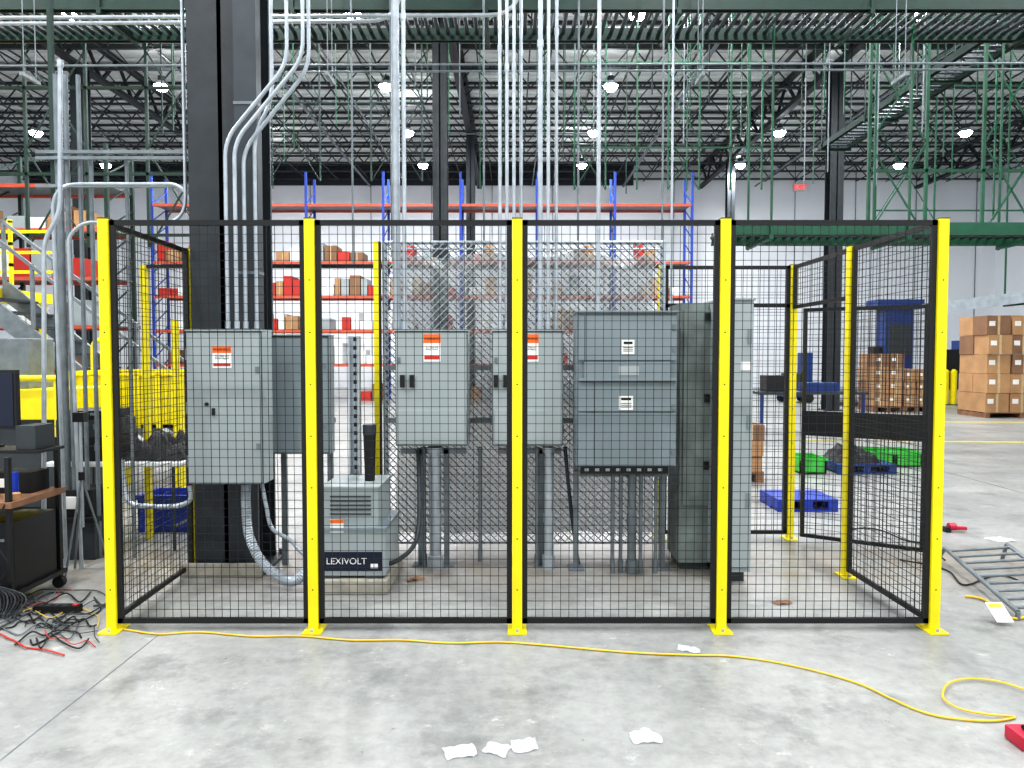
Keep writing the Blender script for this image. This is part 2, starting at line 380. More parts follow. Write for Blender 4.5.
for k in range(8): b.box(a.x+.06+k*.075,a.x+.09+k*.075,YF+.018,YF+.02,c.z-.04,c.z-.02,GALV)
b.box(a.x,c.x,YF+.26,YF+.3,c.z-.12,c.z-.08,GALD)
b.obj(bevel=.003)
YG=5.05
a=P(681,303,5.35); c=P(712,303,5.35)
b=B("tall_switchgear_cabinet"); b.box(a.x,c.x+.02,5.35,5.75,.06,a.z,GRY3); b.box(a.x+.02,c.x-.01,5.33,5.35,.5,a.z-.05,GRY3)
for z in(1.9,1.3,.8): b.box(c.x-.06,c.x-.02,5.31,5.33,z-.03,z+.03,BLK)
e0=P(722,300,YG); e1=P(754,300,YG)
b.box(e0.x,e1.x,YG,YG+.65,.08,e0.z,GRY); b.box(e0.x+.02,e1.x-.01,YG-.018,YG,.12,e0.z-.03,GRY); b.box(e0.x-.005,e1.x+.01,YG-.02,YG+.65,e0.z,e0.z+.015,GRY)
b.box(e0.x+.03,e1.x-.03,YG+.05,YG+.6,0,.08,SEAM); b.box(a.x+.02,c.x,5.4,5.7,0,.06,SEAM)
for z in(.6,1.15,1.75): b.box(e1.x-.045,e1.x-.02,YG-.03,YG-.018,z-.05,z+.05,GRY2)
q=P(745,366,YG); b.box(q.x-.035,q.x+.035,YG-.021,YG-.018,q.z-.03,q.z+.03,WLAB)
b.obj(bevel=.003)
YT=4.86
a=P(322,489,YT); c=P(378,530,YT); d=P(386,577,YT)
b=B("concrete_pad"); b.box(P(306,0,YT).x,d.x+.02,YT-.06,YT+.62,0,.1,CONC); b.obj(bevel=.01)
b=B("dry_type_transformer"); z0=.1
b.box(a.x,c.x,YT+.02,YT+.5,c.z,a.z,GRY); b.box(a.x-.01,c.x+.01,YT+.01,YT+.51,a.z,a.z+.015,GRY)
b.box(a.x-.02,d.x,YT-.02,YT+.54,z0+.02,c.z+.0,GRY); b.box(a.x-.03,d.x+.01,YT-.03,YT+.55,c.z,c.z+.02,GRY2)
nz=P(0,570,YT).z; nz1=P(0,551,YT).z
b.box(a.x-.015,d.x-.02,YT-.024,YT-.02,nz,nz1,NAVY)
b.box(d.x-.1,d.x-.05,YT-.0255,YT-.024,nz+.02,nz+.05,TWH)
for k in range(5): b.box(a.x+.05,c.x-.05,YT+.012,YT+.02,a.z-.06-.03*k,a.z-.05-.03*k,SEAM)
b.box(a.x,a.x+.12,YT-.02,YT+.5,z0,z0+.02,SEAM); b.box(d.x-.14,d.x-.02,YT-.02,YT+.5,z0,z0+.02,SEAM)
p=label(b,337,526,YT-.02,.09,.09,'w'); b.box(p.x-.045,p.x+.045,YT-.0245,YT-.023,p.z+.02,p.z+.045,OLAB)
tr=b.obj(bevel=.004)
text(tr,"nameplate_text","LEXIVOLT",(P(342,0,YT).x,YT-.0255,(nz+nz1)/2),.062,TWH)
b=B("thermos_flask"); q=P(370,488,YT+.25); x,y,z=q.x,YT+.25,a.z+.015
b.cyl((x,y,z),(x,y,z+.33),.035,RUB,r2=.045,n=20); b.cyl((x,y,z+.33),(x,y,z+.4),.048,DGRY,n=20); b.obj()
b=B("strut_channel"); q=P(345,335,5.15)
b.box(q.x-.04,q.x+.04,5.47,5.49,0,q.z,GALV); b.box(q.x-.04,q.x-.03,5.42,5.49,0,q.z,GALV); b.box(q.x+.03,q.x+.04,5.42,5.49,0,q.z,GALV)
for k in range(26): b.box(q.x-.012,q.x+.012,5.468,5.471,.1+k*.065,.13+k*.065,TXT)
b.obj()
# ---------------- conduits ----------------
def conduit(pts,r,name="electrical_conduit",m=GALV,rad=.12,couple=True):
    b=B(name); b.tube(pts,r,m,rad=rad,n=10)
    if couple:
        for i in(0,len(pts)-1):
            a_=Vector(pts[i]); n_=Vector(pts[1] if i==0 else pts[-2]); d_=(n_-a_).normalized(); b.cyl(a_,a_+d_*.05,r*1.35,m,n=10)
    return b.obj()
ZT=9.8
def up(px,py,Y,r,ztop=ZT):
    q=P(px,py,Y); b=B("electrical_conduit"); b.cyl((q.x,Y,q.z),(q.x,Y,ztop),r,GALV,n=10)
    for z in(q.z,4.0+.3*math.sin(px),7.0): b.cyl((q.x,Y,z),(q.x,Y,z+.05),r*1.35,GALV,n=10)
    return b.obj()
for (x,bx,by,tx,ty,Y) in((228,228,140,287,64,5.05),(237,237,142,303,58,5.05),(246,246,150,309,68,5.12),(257,257,135,272,100,5.15)):
    q=P(x,330,Y); q1=P(bx,by,Y); q2=P(tx,ty,Y); conduit([(q.x,Y,q.z+.01),(q.x,Y,q1.z),(q2.x,Y,q2.z),(q2.x,Y,ZT)],.014,rad=.12)
for x,r,Y in((397,.03,5.45),(405,.016,5.4)): up(x,329,Y,r)
for x,Y in((500,5.42),(507,5.42),(514,5.42),(521,5.5),(540,5.42),(548,5.42),(556,5.5)): up(x,329,Y,.013 if x!=540 else .018)
for x,Y in((598,5.3),(671,5.45)): up(x,311 if x<600 else 301,Y,.015 if x<600 else .009)
b=B("cable_wireway"); q0=P(240,331,5.24);q1=P(262,331,5.24)
b.box(q0.x,q1.x,5.19,5.29,q0.z-.05,9.8,DGRY)
for k in range(6): b.box(q0.x-.004,q1.x+.004,5.185,5.29,2.2+k*1.2,2.22+k*1.2,GALD)
b.obj()
def down(px,py,Y,r,m=GALD):
    q=P(px,py,Y); b=B("electrical_conduit"); b.cyl((q.x,Y,0),(q.x,Y,q.z),r,m,n=14); b.cyl((q.x,Y,0),(q.x,Y,.1),r*1.35,m,n=14); b.cyl((q.x,Y,q.z-.04),(q.x,Y,q.z),r*1.4,m,n=14)
    if r>.03: b.cyl((q.x,Y,.35),(q.x,Y,.42),r*1.18,m,n=14)
    b.obj()
down(435,447,5.42,.045,GALV); down(424,447,5.46,.014); down(549,447,5.42,.036,GALV); down(537,447,5.45,.014); down(480,447,5.6,.014)
for x in(613,621,632,641,656): down(x,468,5.3,.014 if x!=632 else .032)
for (x0,x1) in((395,468),(492,563)):
    b=B("strut_stand"); a=P(x0+6,447,YE+.2); c=P(x1-2,447,YE+.2)
    b.box(a.x,c.x,YE+.18,YE+.22,a.z-.05,a.z-.01,GALD)
    for xx in(a.x+.15,c.x-.15): b.box(xx-.02,xx+.02,YE+.18,YE+.22,0,a.z-.01,GALD); b.box(xx-.06,xx+.06,YE+.14,YE+.26,0,.01,GALD)
    b.obj()
def flex(pts,r,m=GALV,name="flexible_conduit"):
    b=B(name); b.tube(pts,r,m,fillet=False,n=10)
    return b.obj()
def ribbed(pts,r,m,name="flexible_conduit"):
    b=B(name); t=B("t"); t.tube(pts,r,m,fillet=False,n=10,sub=24)
    n=10; vs=t.v[:]; rings=(len(pts)-1)*24+1; out=[]
    for i in range(rings):
        ring=[Vector(v) for v in vs[i*n:(i+1)*n]]; cc=sum(ring,Vector())/n; k=1.0 if i%2 else .84
        out+= [cc+(v-cc)*k for v in ring]
    fs=[]
    for i in range(rings-1):
        for k in range(n): fs.append((i*n+k,i*n+(k+1)%n,(i+1)*n+(k+1)%n,(i+1)*n+k))
    b.add(out,fs,m,False); return b.obj()
ribbed([P(246,484,5.05),P(246,505,5.05),P(249,535,5.0),P(262,562,4.95),P(285,580,4.9),P(302,576,4.86),(P(318,566,4.9).x,4.95,.28)],.036,GALV)
ribbed([P(262,484,5.1),P(266,505,5.1),P(272,528,5.12),P(290,540,5.1),P(306,556,5.05),P(320,560,5.0)],.016,GALV)
flex([P(383,565,5.0),P(398,560,5.0),P(414,545,5.05),P(419,520,5.15),P(419,480,5.3),P(418,450,5.42)],.016,DGRY)
flex([P(190,486,5.1),P(190,500,5.1),P(176,506,5.1),P(150,506,5.15),P(128,500,5.2),P(122,460,5.25)],.018)
flex([P(565,447,5.45),P(570,500,5.5),P(578,560,5.5),P(585,580,5.5)],.014,DGRY)
b=B("conduit_support_frame"); Y=5.7
for x,r in((55,.03),(63,.02),(76,.016),(87,.016),(123,.014)):
    q=P(x,0,Y); b.cyl((q.x,Y,0),(q.x,Y,P(x,75 if x<80 else 150,Y).z),r,GALD,n=10)
for py in(152,158,186): b.beam(P(36,py,Y-.05),P(196,py,Y-.05),.025,.025,GALD)
b.box(P(46,0,Y).x,P(50,0,Y).x,Y,Y+.04,0,5.2,GREEN2)
b.obj()
conduit([(P(52,0,5.5).x,5.5,0),P(52,184,5.5),P(178,184,5.5),P(192,200,5.5),P(192,330,5.5)],.014,rad=.2)
conduit([(P(68,0,5.4).x,5.4,0),P(68,236,5.4),P(84,222,5.4),P(186,224,5.4),(P(186,224,5.4).x,5.4,9.8)],.013,rad=.2)
conduit([P(44,600,5.3),P(44,240,5.3),P(60,214,5.3),P(60,60,5.3)],.016,rad=.2)
for py,x0,x1,Y in((18,-40,520,7.0),(24,-40,400,7.1),(66,-40,1100,8.0),(72,300,1100,8.05)):
    a=P(x0,py,Y); c=P(x1,py-3,Y); conduit([a,c,(c.x,Y,c.z+3)] if x1<600 else [a,c],.018 if py<50 else .012,m=GALV if py<50 else GALD,rad=.3,couple=False)
b=B("conduit_trapeze")
for x in(30,330,700,900):
    a=P(x,74,8.05); b.cyl((a.x,7.95,a.z-.05),(a.x,7.95,9.9),.006,GALD,n=6); b.cyl((a.x,8.15,a.z-.05),(a.x,8.15,9.9),.006,GALD,n=6); b.box(a.x-.02,a.x+.02,7.9,8.2,a.z-.07,a.z-.03,GALD)
b.obj()
for x,Y in((392,7.2),(484,7.6),(578,7.6),(662,7.8),(353,7.8)):
    q=P(x,240,Y); conduit([(q.x,Y,2.6),(q.x,Y,6),(q.x,Y,9.9)],.011,m=GALD,couple=False)
# ---------------- overhead conveyors ----------------
def conveyor(name,x0,x1,y0,y1,z,m=GREEN2,axis='X',hang=2.2,sp=.12,rm=GALD):
    b=B(name); h=.16
    if axis=='X':
        for y in(y0,y1): b.box(x0,x1,y-.02,y+.02,z,z+h,m); b.box(x0,x1,y-.05,y+.05,z,z+.02,m)
        x=x0
        while x<x1: b.cyl((x,y0,z+.1),(x,y1,z+.1),.026,rm,n=6); x+=sp
        x=x0+.5
        while x<x1:
            b.box(x-.025,x+.025,y0-.06,y1+.06,z-.05,z,m)
            for y in(y0-.04,y1+.04): b.box(x-.012,x+.012,y-.012,y+.012,z-.06,9.9,m)
            x+=hang
    else:
        for x in(x0,x1): b.box(x-.02,x+.02,y0,y1,z,z+h,m); b.box(x-.05,x+.05,y0,y1,z,z+.02,m)
        y=y0
        while y<y1: b.cyl((x0,y,z+.1),(x1,y,z+.1),.028,rm,n=6); y+=sp
        y=y0+.5
        while y<y1:
            b.box(x0-.06,x1+.06,y-.03,y+.03,z-.06,z,m)
            for x in(x0-.04,x1+.04): b.box(x-.012,x+.012,y-.012,y+.012,z-.06,9.9,m)
            y+=hang
    return b.obj()
CV=conveyor("overhead_conveyor",-14,14,8.4,9.2,5.55,GREEN2,rm=DGRY)
conveyor("overhead_conveyor",-16,16,10.6,11.5,7.0,GREEN2,hang=2.9,rm=DGRY)
conveyor("overhead_conveyor",8.4,9.1,12,20,7.2,GREEN2,axis='Y',hang=2.4,sp=.25,rm=DGRY)
CV2=conveyor("overhead_conveyor",2.7,15,9.0,9.8,3.1,GREEN,hang=1.7,rm=DGRY)
def lattice(name,x0,x1,y,z0,z1,step,m,zs=(),diag=True,w=.03,par=None,every=2):
    b=B(name); x=x0;k=0
    while x<=x1+.01:
        b.box(x-w/2,x+w/2,y-w/2,y+w/2,z0,z1,m)
        if diag and x+step<=x1+.01 and k%every==0:
            zz=z0
            while zz<z1-.4:
                ze=min(z1,zz+step*1.6); b.beam((x,y,zz),(x+step,y,ze),w*.5,w*.5,m); b.beam((x+step,y,zz),(x,y,ze),w*.5,w*.5,m); zz=ze
        x+=step;k+=1
    for z in zs: b.box(x0,x1,y-w/2,y+w/2,z-w/2,z+w/2,m)
    return b.obj(parent=par)
lattice("support_frame",5.0,11.5,10.2,3.3,9.9,.8,GREEN,zs=(3.4,4.2,6.3),w=.04,par=CV2)
lattice("support_frame",1.2,4.8,14,4.8,9.9,.6,GREEN,zs=(5.6,7.2),w=.03,par=CV,every=3)
lattice("support_frame",-14,-5,12,3.4,9.9,1.0,GREEN2,zs=(3.6,4.6,6.0,7.6),w=.045,par=CV,every=2)
lattice("support_frame",-5.0,-1.8,15,5.2,9.9,1.05,GREEN2,zs=(6.8,),w=.03,par=CV)
lattice("support_frame",8,20,16,4.6,9.9,1.3,GREEN,zs=(4.8,7.5),par=CV2)
b=B("hanger_rods")
for k in range(60):
    x=random.uniform(-7,10);y=random.uniform(12,18); z=random.uniform(5,6.8); b.box(x-.01,x+.01,y-.01,y+.01,z,10.1,random.choice((GREEN,GREEN2,GALD,GREEN)))
b.obj(parent=CV)
# ---------------- pallet racks ----------------
def rack(name,x0,x1,y,levels,bay=2.7,um=RBLUE,top=6.2,fill=.85,cols=None,bh=.1):
    b=B(name); x=x0
    while x<=x1+.01:
        for yy in(y,y+1.1): b.box(x-.04,x+.04,yy-.04,yy+.04,0,top,um)
        z=.3
        while z<top-.6: b.beam((x,y,z),(x,y+1.1,z+.6),.03,.03,um); z+=.6
        x+=bay
    for z in levels:
        for yy in(y,y+1.1): b.box(x0,x1,yy-.03,yy+.03,z-bh,z,ORG)
        b.box(x0,x1,y,y+1.1,z-.02,z,GALD)
    o=b.obj()
    g=B("stored_cartons"); cols=cols or [CARD,CARD2,CARD,RLAB,WHT,WHT,GRY]
    for z in [0]+list(levels[:-1]):
        x=x0+.12
        while x<x1-.6:
            w=random.uniform(.22,.5); h=random.uniform(.25,.75)
            if (x-x0)%bay+w<bay-.1 and random.random()<fill:
                mm=random.choice(cols); g.box(x,x+w-.04,y+.08,y+.95,z,z+h,mm)
                if mm in(CARD,CARD2): g.box(x+w/2-.03,x+w/2,y+.078,y+.95,z,z+h+.002,TAPE)
            x+=w
    g.obj(parent=o)
rack("pallet_rack",-12.6,6.3,25.4,(1.3,2.5,3.7,4.9,6.9),um=RBLUE,top=8.0,fill=.7,bh=.09)
rack("pallet_rack",-20,-9.2,16.5,(1.2,2.3,3.4,4.5,5.5),fill=.85,um=GREEN2,top=6.4,bh=.08)
# ---------------- left background ----------------
b=B("steel_stairs"); y0,y1=9.4,10.2
top=P(-40,283,9.4); x0,z0=top.x,top.z; n=13
for k in range(n):
    z=z0-(k+1)*z0/(n+1); x=x0+(k+1)*.23; b.box(x,x+.26,y0,y1,z-.03,z,DGRY)
for y in(y0,y1):
    b.beam((x0,y,z0),(x0+(n+1)*.23,y,.0),.05,.24,GALD)
    b.beam((x0,y,z0+.95),(x0+(n+1)*.23,y,1.0),.04,.04,GALD)
    for k in range(0,n+1,4): b.box(x0+k*.23,x0+k*.23+.04,y-.02,y+.02,z0-k*z0/(n+1),z0-k*z0/(n+1)+.97,GALD)
xr=P(45,0,11.2).x
b.box(x0-4,x0,y0,y1+1,z0-.15,z0,YEL); b.box(x0,xr,y1+.1,y1+1,z0-.15,z0,YEL)
for z in(.35,.65,.97):
    b.box(x0-4,x0+.05,y0-.02,y0+.02,z0+z-.025,z0+z+.02,YEL); b.box(x0-4,xr,y1+.98,y1+1.02,z0+z-.025,z0+z+.02,YEL); b.box(x0,xr,y1+.1,y1+.14,z0+z-.025,z0+z+.02,YEL)
for k in range(5): b.box(x0-k*.9-.02,x0-k*.9+.03,y0-.02,y0+.02,z0,z0+.97,YEL)
for k in range(4): b.box(xr-k*.45-.04,xr-k*.45,y1+.1,y1+.14,z0,z0+.97,YEL)
for x in(x0-3.8,x0-.1,xr-.1): b.box(x-.06,x+.06,y1+.8,y1+.92,0,z0-.1,YEL)
b.obj()
b=B("bulk_container"); Y=8.0; a=P(72,371,Y); c=P(182,428,Y)
b.box(a.x,c.x,Y,Y+.04,c.z,a.z,YEL); b.box(a.x,c.x,Y+1,Y+1.04,c.z,a.z,YEL); b.box(a.x,a.x+.04,Y,Y+1.04,c.z,a.z,YEL); b.box(c.x-.04,c.x,Y,Y+1.04,c.z,a.z,YEL); b.box(a.x,c.x,Y,Y+1.04,c.z,c.z+.04,YEL)
b.box(a.x-.02,c.x+.02,Y-.03,Y+1.06,a.z-.05,a.z-.04,YEL)
for k in range(6):
    x=a.x+(c.x-a.x)*k/5; b.box(x-.03,x+.03,Y-.03,Y,c.z,a.z,YEL)
for x in(a.x+.05,c.x-.05):
    for y in(Y+.06,Y+.98): b.box(x-.04,x+.04,y-.04,y+.04,0,c.z,YEL)
b.obj()
b=B("machine_guard_hoop"); Y=9.25
a=P(93,340,Y);  b.tube([(a.x,Y,0),(a.x,Y,a.z),(a.x+.25,Y,a.z),(a.x+.25,Y,0)],.035,YEL,rad=.12); b.obj()
b=B("yellow_bollard"); a=P(175,320,7.2); b.cyl((a.x,7.2,0),(a.x,7.2,a.z),.035,YEL); b.box(a.x-.08,a.x+.08,7.12,7.28,0,.012,YEL); b.obj()
b=B("packing_machine"); Y=7.0; a=P(-60,378,Y); c=P(64,420,Y)
b.box(a.x,c.x,Y,Y+.8,c.z,c.z+.3,YEL); b.box(a.x,c.x,Y+.1,Y+.7,.1,c.z,DGRY); b.cyl((a.x,Y-.05,a.z),(c.x,Y-.05,a.z),.03,YEL); b.box(c.x-.06,c.x,Y-.06,Y,.1,a.z,YEL); b.box(a.x,c.x,Y,Y+.8,0,.1,BLK); b.box(a.x+.4,a.x+.8,Y+.1,Y+.5,c.z+.3,c.z+.8,GALD); b.obj(bevel=.01)
b=B("folding_table"); Y=5.9; a=P(48,467,Y); c=P(183,467,Y); zt=.74
b.box(a.x,c.x,Y-.05,Y+.55,zt-.035,zt,WHT)
for x in(a.x+.08,c.x-.08):
    for y in(Y,Y+.5): b.cyl((x,y,0),(x,y,zt-.03),.014,DGRY,n=8)
    b.cyl((x,Y,.2),(x,Y+.5,.2),.012,DGRY,n=8)
b.obj(bevel=.005); tx0,tx1=a.x,c.x
b=B("equipment_case")
for k,(x0,w,z,h,mm) in enumerate(((tx0+.03,.5,.741,.2,BLK),(tx0+.06,.45,.945,.14,DGRY),(tx0+.1,.36,1.09,.07,BLK))):
    b.box(x0,x0+w,Y+.02,Y+.42,z,z+h,mm); b.box(x0-.005,x0+w+.005,Y+.015,Y+.425,z+h*.6,z+h*.66,SEAM)
    for q in(.2,.7): b.box(x0+w*q,x0+w*q+.04,Y+.005,Y+.02,z+h*.45,z+h*.75,GALD)
b.obj(bevel=.008)
b=B("storage_bin"); q=F(70,560); b.box(q.x-.22,q.x+.2,q.y,q.y+.35,0,.3,DGRY); b.box(q.x-.24,q.x+.22,q.y-.02,q.y+.37,.3,.34,BLK); b.box(q.x-.2,q.x+.15,q.y+.03,q.y+.3,.341,.55,RUB); b.box(q.x-.1,q.x+.05,q.y+.02,q.y+.03,.4,.5,WLAB); b.obj(bevel=.01)
def lump(name,cx,cy,z,sx,sy,sz,m,seed=0,n=18,f=9):
    b=B(name); vs=[];fs=[]
    for i in range(n+1):
        for j in range(n+1):
            u=i/n*2-1; v=j/n*2-1; e=max(0,(1-u**4)*(1-v**4)); h=e*sz*(.55+.6*mnoise.noise(Vector((u*f/3+seed,v*f/3,seed)))+.25*mnoise.noise(Vector((u*f,v*f,seed))))
            k=1+.15*mnoise.noise(Vector((u*2,v*2,seed+4))); vs.append((cx+u*sx*k,cy+v*sy*k,z+max(0.002,h)))
    for i in range(n):
        for j in range(n): a=i*(n+1)+j; fs.append((a,a+n+1,a+n+2,a+1))
    b.add(vs,fs,m,True); return b.obj()
lump("crumpled_jacket",tx1-.28,Y+.25,.742,.25,.22,.3,RUB,3)
b=B("cable_coil")
for k in range(4):
    pts=[(tx1-.72+.1*math.cos(t)*(1+.08*k),Y+.12+.09*math.sin(t),.755+.012*k+.008*math.sin(3*t)) for t in [i*math.pi/5 for i in range(11)]]; b.tube(pts,.008,RUB,fillet=False,n=6)
b.obj()
b=B("storage_tote"); f0=F(138,532); f1=F(190,532); Yb=f0.y; h=.34
for (xa,xb,ya,yb) in((f0.x,f1.x,Yb,Yb+.02),(f0.x,f1.x,Yb+.36,Yb+.38),(f0.x,f0.x+.02,Yb,Yb+.38),(f1.x-.02,f1.x,Yb,Yb+.38)): b.box(xa,xb,ya,yb,0.01,h,BLUE)
b.box(f0.x,f1.x,Yb,Yb+.38,0,.02,BLUE); b.box(f0.x-.015,f1.x+.015,Yb-.015,Yb+.0,h-.04,h,BLUE); b.box(f0.x-.015,f0.x,Yb-.015,Yb+.39,h-.04,h,BLUE); b.box(f1.x,f1.x+.015,Yb-.015,Yb+.39,h-.04,h,BLUE); b.obj(bevel=.005)
b=B("plastic_bucket"); q=F(106,532); b.cyl((q.x,q.y,0),(q.x,q.y,.4),.13,WHT,r2=.155,n=24); b.cyl((q.x,q.y,.37),(q.x,q.y,.41),.163,WHT,n=24); b.tube([(q.x-.16,q.y,.35),(q.x-.1,q.y-.16,.22),(q.x+.1,q.y-.16,.22),(q.x+.16,q.y,.35)],.004,GALD,fillet=False); b.obj()
# workbench
b=B("workbench"); dx=-3.12; Y=4.45
b.box(-4.4,dx,Y,Y+.55,.66,.70,WOOD); b.box(-4.4,dx,Y,Y+.55,.10,.13,BLK)
for y in(Y+.03,Y+.52):
    b.box(dx-.05,dx-.02,y-.015,y+.015,.08,.98,BLK); b.box(-4.35,-4.31,y-.02,y+.02,.08,1.35,BLK)
    b.cyl((dx-.04,y-.02,.04),(dx-.04,y+.02,.04),.04,RUB,n=14); b.cyl((-4.33,y-.02,.04),(-4.33,y+.02,.04),.04,RUB,n=14)
b.box(-4.4,dx,Y+.28,Y+.55,.97,.99,BLK)
b.box(-3.93,-3.33,Y+.38,Y+.42,1.12,1.52,BLK); b.box(-3.91,-3.35,Y+.375,Y+.38,1.14,1.5,NAVY); b.cyl((-3.62,Y+.42,.99),(-3.62,Y+.42,1.2),.025,BLK); b.box(-3.75,-3.5,Y+.32,Y+.5,.99,1.005,BLK)
b.box(-3.38,-3.15,Y+.06,Y+.48,.13,.56,BLK); b.box(-3.37,-3.16,Y+.05,Y+.06,.15,.54,RUB); b.box(-3.34,-3.2,Y+.045,Y+.05,.44,.46,GALD); b.box(-3.34,-3.26,Y+.045,Y+.05,.49,.51,RLAB)
b.box(-3.95,-3.5,Y+.08,Y+.5,.13,.5,CARD2)
b.box(-3.3,-3.17,Y+.32,Y+.52,.99,1.15,DGRY); b.cyl((-3.24,Y+.2,.70),(-3.24,Y+.2,.86),.03,BLUE,n=12); b.box(-3.5,-3.2,Y+.3,Y+.5,.70,.84,RUB); b.box(-3.48,-3.3,Y+.295,Y+.3,.74,.8,WLAB)
b.cyl((-3.55,Y+.12,.86),(-3.37,Y+.12,.86),.03,YEL,n=12); b.box(-3.55,-3.5,Y+.1,Y+.14,.70,.86,BLK); b.box(-3.58,-3.47,Y+.07,Y+.17,.70,.76,BLK); b.cyl((-3.37,Y+.12,.86),(-3.31,Y+.12,.86),.012,GALV,n=10)
b.cyl((-3.18,Y+.1,.70),(-3.18,Y+.1,.74),.045,CARD,n=20); b.box(-3.9,-3.7,Y+.1,Y+.25,.70,.8,RLAB)
for k in range(12): b.tube([(dx-.04-.05*k,Y+.0,.69),(dx-.08-.045*k,Y-.05,.5),(dx-.0-.05*k,Y-.04,.3),(dx-.15+.02*k,Y-.03,.14),(dx-.06+.01*k,Y-.1,.01)],.005,random.choice((RUB,RUB,DGRY)),fillet=False,n=6)
b.obj(bevel=.003)
b=B("tripod_stand"); q=F(84,574)
b.cyl((q.x,q.y,.35),(q.x,q.y,1.15),.011,GALV); b.cyl((q.x,q.y,.7),(q.x,q.y,.76),.022,BLK)
for t in(20,140,260): b.cyl((q.x,q.y,.72),(q.x+.18*math.cos(math.radians(t)),q.y+.18*math.sin(math.radians(t)),.01),.008,GALD)
b.box(q.x-.04,q.x+.04,q.y-.03,q.y+.03,1.13,1.2,BLK); b.obj()
b=B("cable_tangle")
for k in range(26):
    pts=[]; x=random.uniform(-10,60);y=random.uniform(592,645)
    for i in range(7): pts.append(F(x,y,.006+random.random()*.015)); x+=random.uniform(2,20); y+=random.uniform(-11,11); x=min(x,100+random.uniform(-8,8)); y=max(590,min(655,y))
    b.tube(pts,random.choice((.003,.005)),(RLAB if k in(5,11,17) else CORD if k==8 else random.choice((RUB,DGRY,RUB,GALD))),fillet=False,n=6)
b.obj()
b=B("power_strip"); q=F(58,612); b.box(q.x-.14,q.x+.14,q.y-.03,q.y+.03,0,.045,BLK); b.box(q.x+.1,q.x+.13,q.y-.015,q.y+.015,.045,.052,RLAB)
for k in range(4): b.box(q.x-.12+k*.05,q.x-.09+k*.05,q.y-.015,q.y+.015,.045,.047,DGRY)
b.obj(bevel=.004)
# ---------------- right background ----------------
def boxstack(name,x0,y0,cols,rows,deps,w,h,d,z0=.14,seed=0,m1=CARD,pal=True):
    r=random.Random(seed); b=B(name)
    for i in range(cols):
        for j in range(rows):
            for k in range(deps):
                ox=r.uniform(-.02,.02); x=x0+i*w+ox; z=z0+j*h; y=y0+k*d+r.uniform(-.03,.03)
                b.box(x+.01,x+w-.01,y+.01,y+d-.01,z,z+h-.008,r.choice((m1,CARD,CARD2))); b.box(x+w/2-.03,x+w/2+.03,y+.006,y+d-.006,z,z+h-.005,TAPE)
                b.box(x+.06,x+.06+w*.25,y+.006,y+.012,z+h*.45,z+h*.7,WLAB)
    if pal:
        for q in range(5): b.box(x0,x0+cols*w,y0+q*(deps*d-.1)/4,y0+q*(deps*d-.1)/4+.1,z0-.02,z0,WOOD)
        for q in(0,.5,1):
            xx=x0+q*(cols*w-.1); b.box(xx,xx+.1,y0,y0+deps*d,0,z0-.02,WOOD)
    return b.obj()
a=F(986,418); boxstack("cardboard_box_stack",a.x,a.y,3,5,2,.62,.5,.6,seed=1)
boxstack("cardboard_box_stack",a.x+2.4,a.y-.5,3,4,2,.62,.55,.6,seed=2)
a=F(874,412); boxstack("cardboard_box_stack",a.x,a.y,2,4,2,.42,.38,.5,seed=3)
a=F(904,412); boxstack("cardboard_box_stack",a.x+.05,a.y+.1,2,3,2,.36,.36,.5,seed=4)
b=B("stretch_wrap_machine"); X_=12.0;Y0=23.2
b.box(X_,X_+.9,Y0,Y0+.6,0,3.3,BLUEM); b.box(X_-.3,X_,Y0+.1,Y0+.5,1.2,1.9,BLK); b.box(X_+.1,X_+.8,Y0-.05,Y0,1.6,2.6,DGRY); b.box(X_-.3,X_+1.2,Y0-.1,Y0+.7,3.1,3.4,BLUEM); b.cyl((X_-1.1,Y0+.3,0),(X_-1.1,Y0+.3,.12),.75,DGRY,n=32); b.obj(bevel=.02)
b=B("conveyor_machine"); X_=13.9;Y0=23.4
b.box(X_,X_+3.5,Y0,Y0+1,.5,1.0,BLUEM); b.box(X_+.1,X_+.9,Y0-.1,Y0+1,1.0,1.8,BLK); b.box(X_+.9,X_+1.7,Y0,Y0+.9,1.0,2.1,BLUEM); b.box(X_+2.6,X_+3.4,Y0,Y0+.9,1,1.5,GALD)
for x in(X_+.1,X_+1.7,X_+3.3): b.box(x-.06,x+.06,Y0,Y0+.12,0,.5,BLUEM); b.box(x-.06,x+.06,Y0+.88,Y0+1,0,.5,BLUEM)
b.obj(bevel=.02)
for x,y,zt in((953,405,1.1),(972,406,1.15),(981,405,2.2),(886,404,1.1),(832,405,1.0),(945,405,1.1)):
    q=F(x,y); b=B("yellow_bollard"); b.cyl((q.x,q.y,0),(q.x,q.y,zt),.1,YEL,n=16); b.cyl((q.x,q.y,zt),(q.x,q.y,zt+.06),.1,YEL,r2=.04,n=16); b.cyl((q.x,q.y,0),(q.x,q.y,.03),.16,DGRY,n=16); b.obj()
b=B("blue_lift_cart"); q=F(826,404); qx=q.x-1.2; b.box(qx,qx+1.0,q.y+.5,q.y+1.2,.2,.5,BLUEM); b.box(qx+.7,qx+.95,q.y+.5,q.y+1.2,.5,1.7,BLUEM); b.box(qx+.1,qx+.6,q.y+.6,q.y+1.1,.5,1.0,DGRY)
for x in(.15,.85): b.cyl((qx+x,q.y+.48,.15),(qx+x,q.y+.58,.15),.15,RUB,n=16); b.cyl((qx+x,q.y+1.12,.15),(qx+x,q.y+1.22,.15),.15,RUB,n=16)
b.obj(bevel=.02)
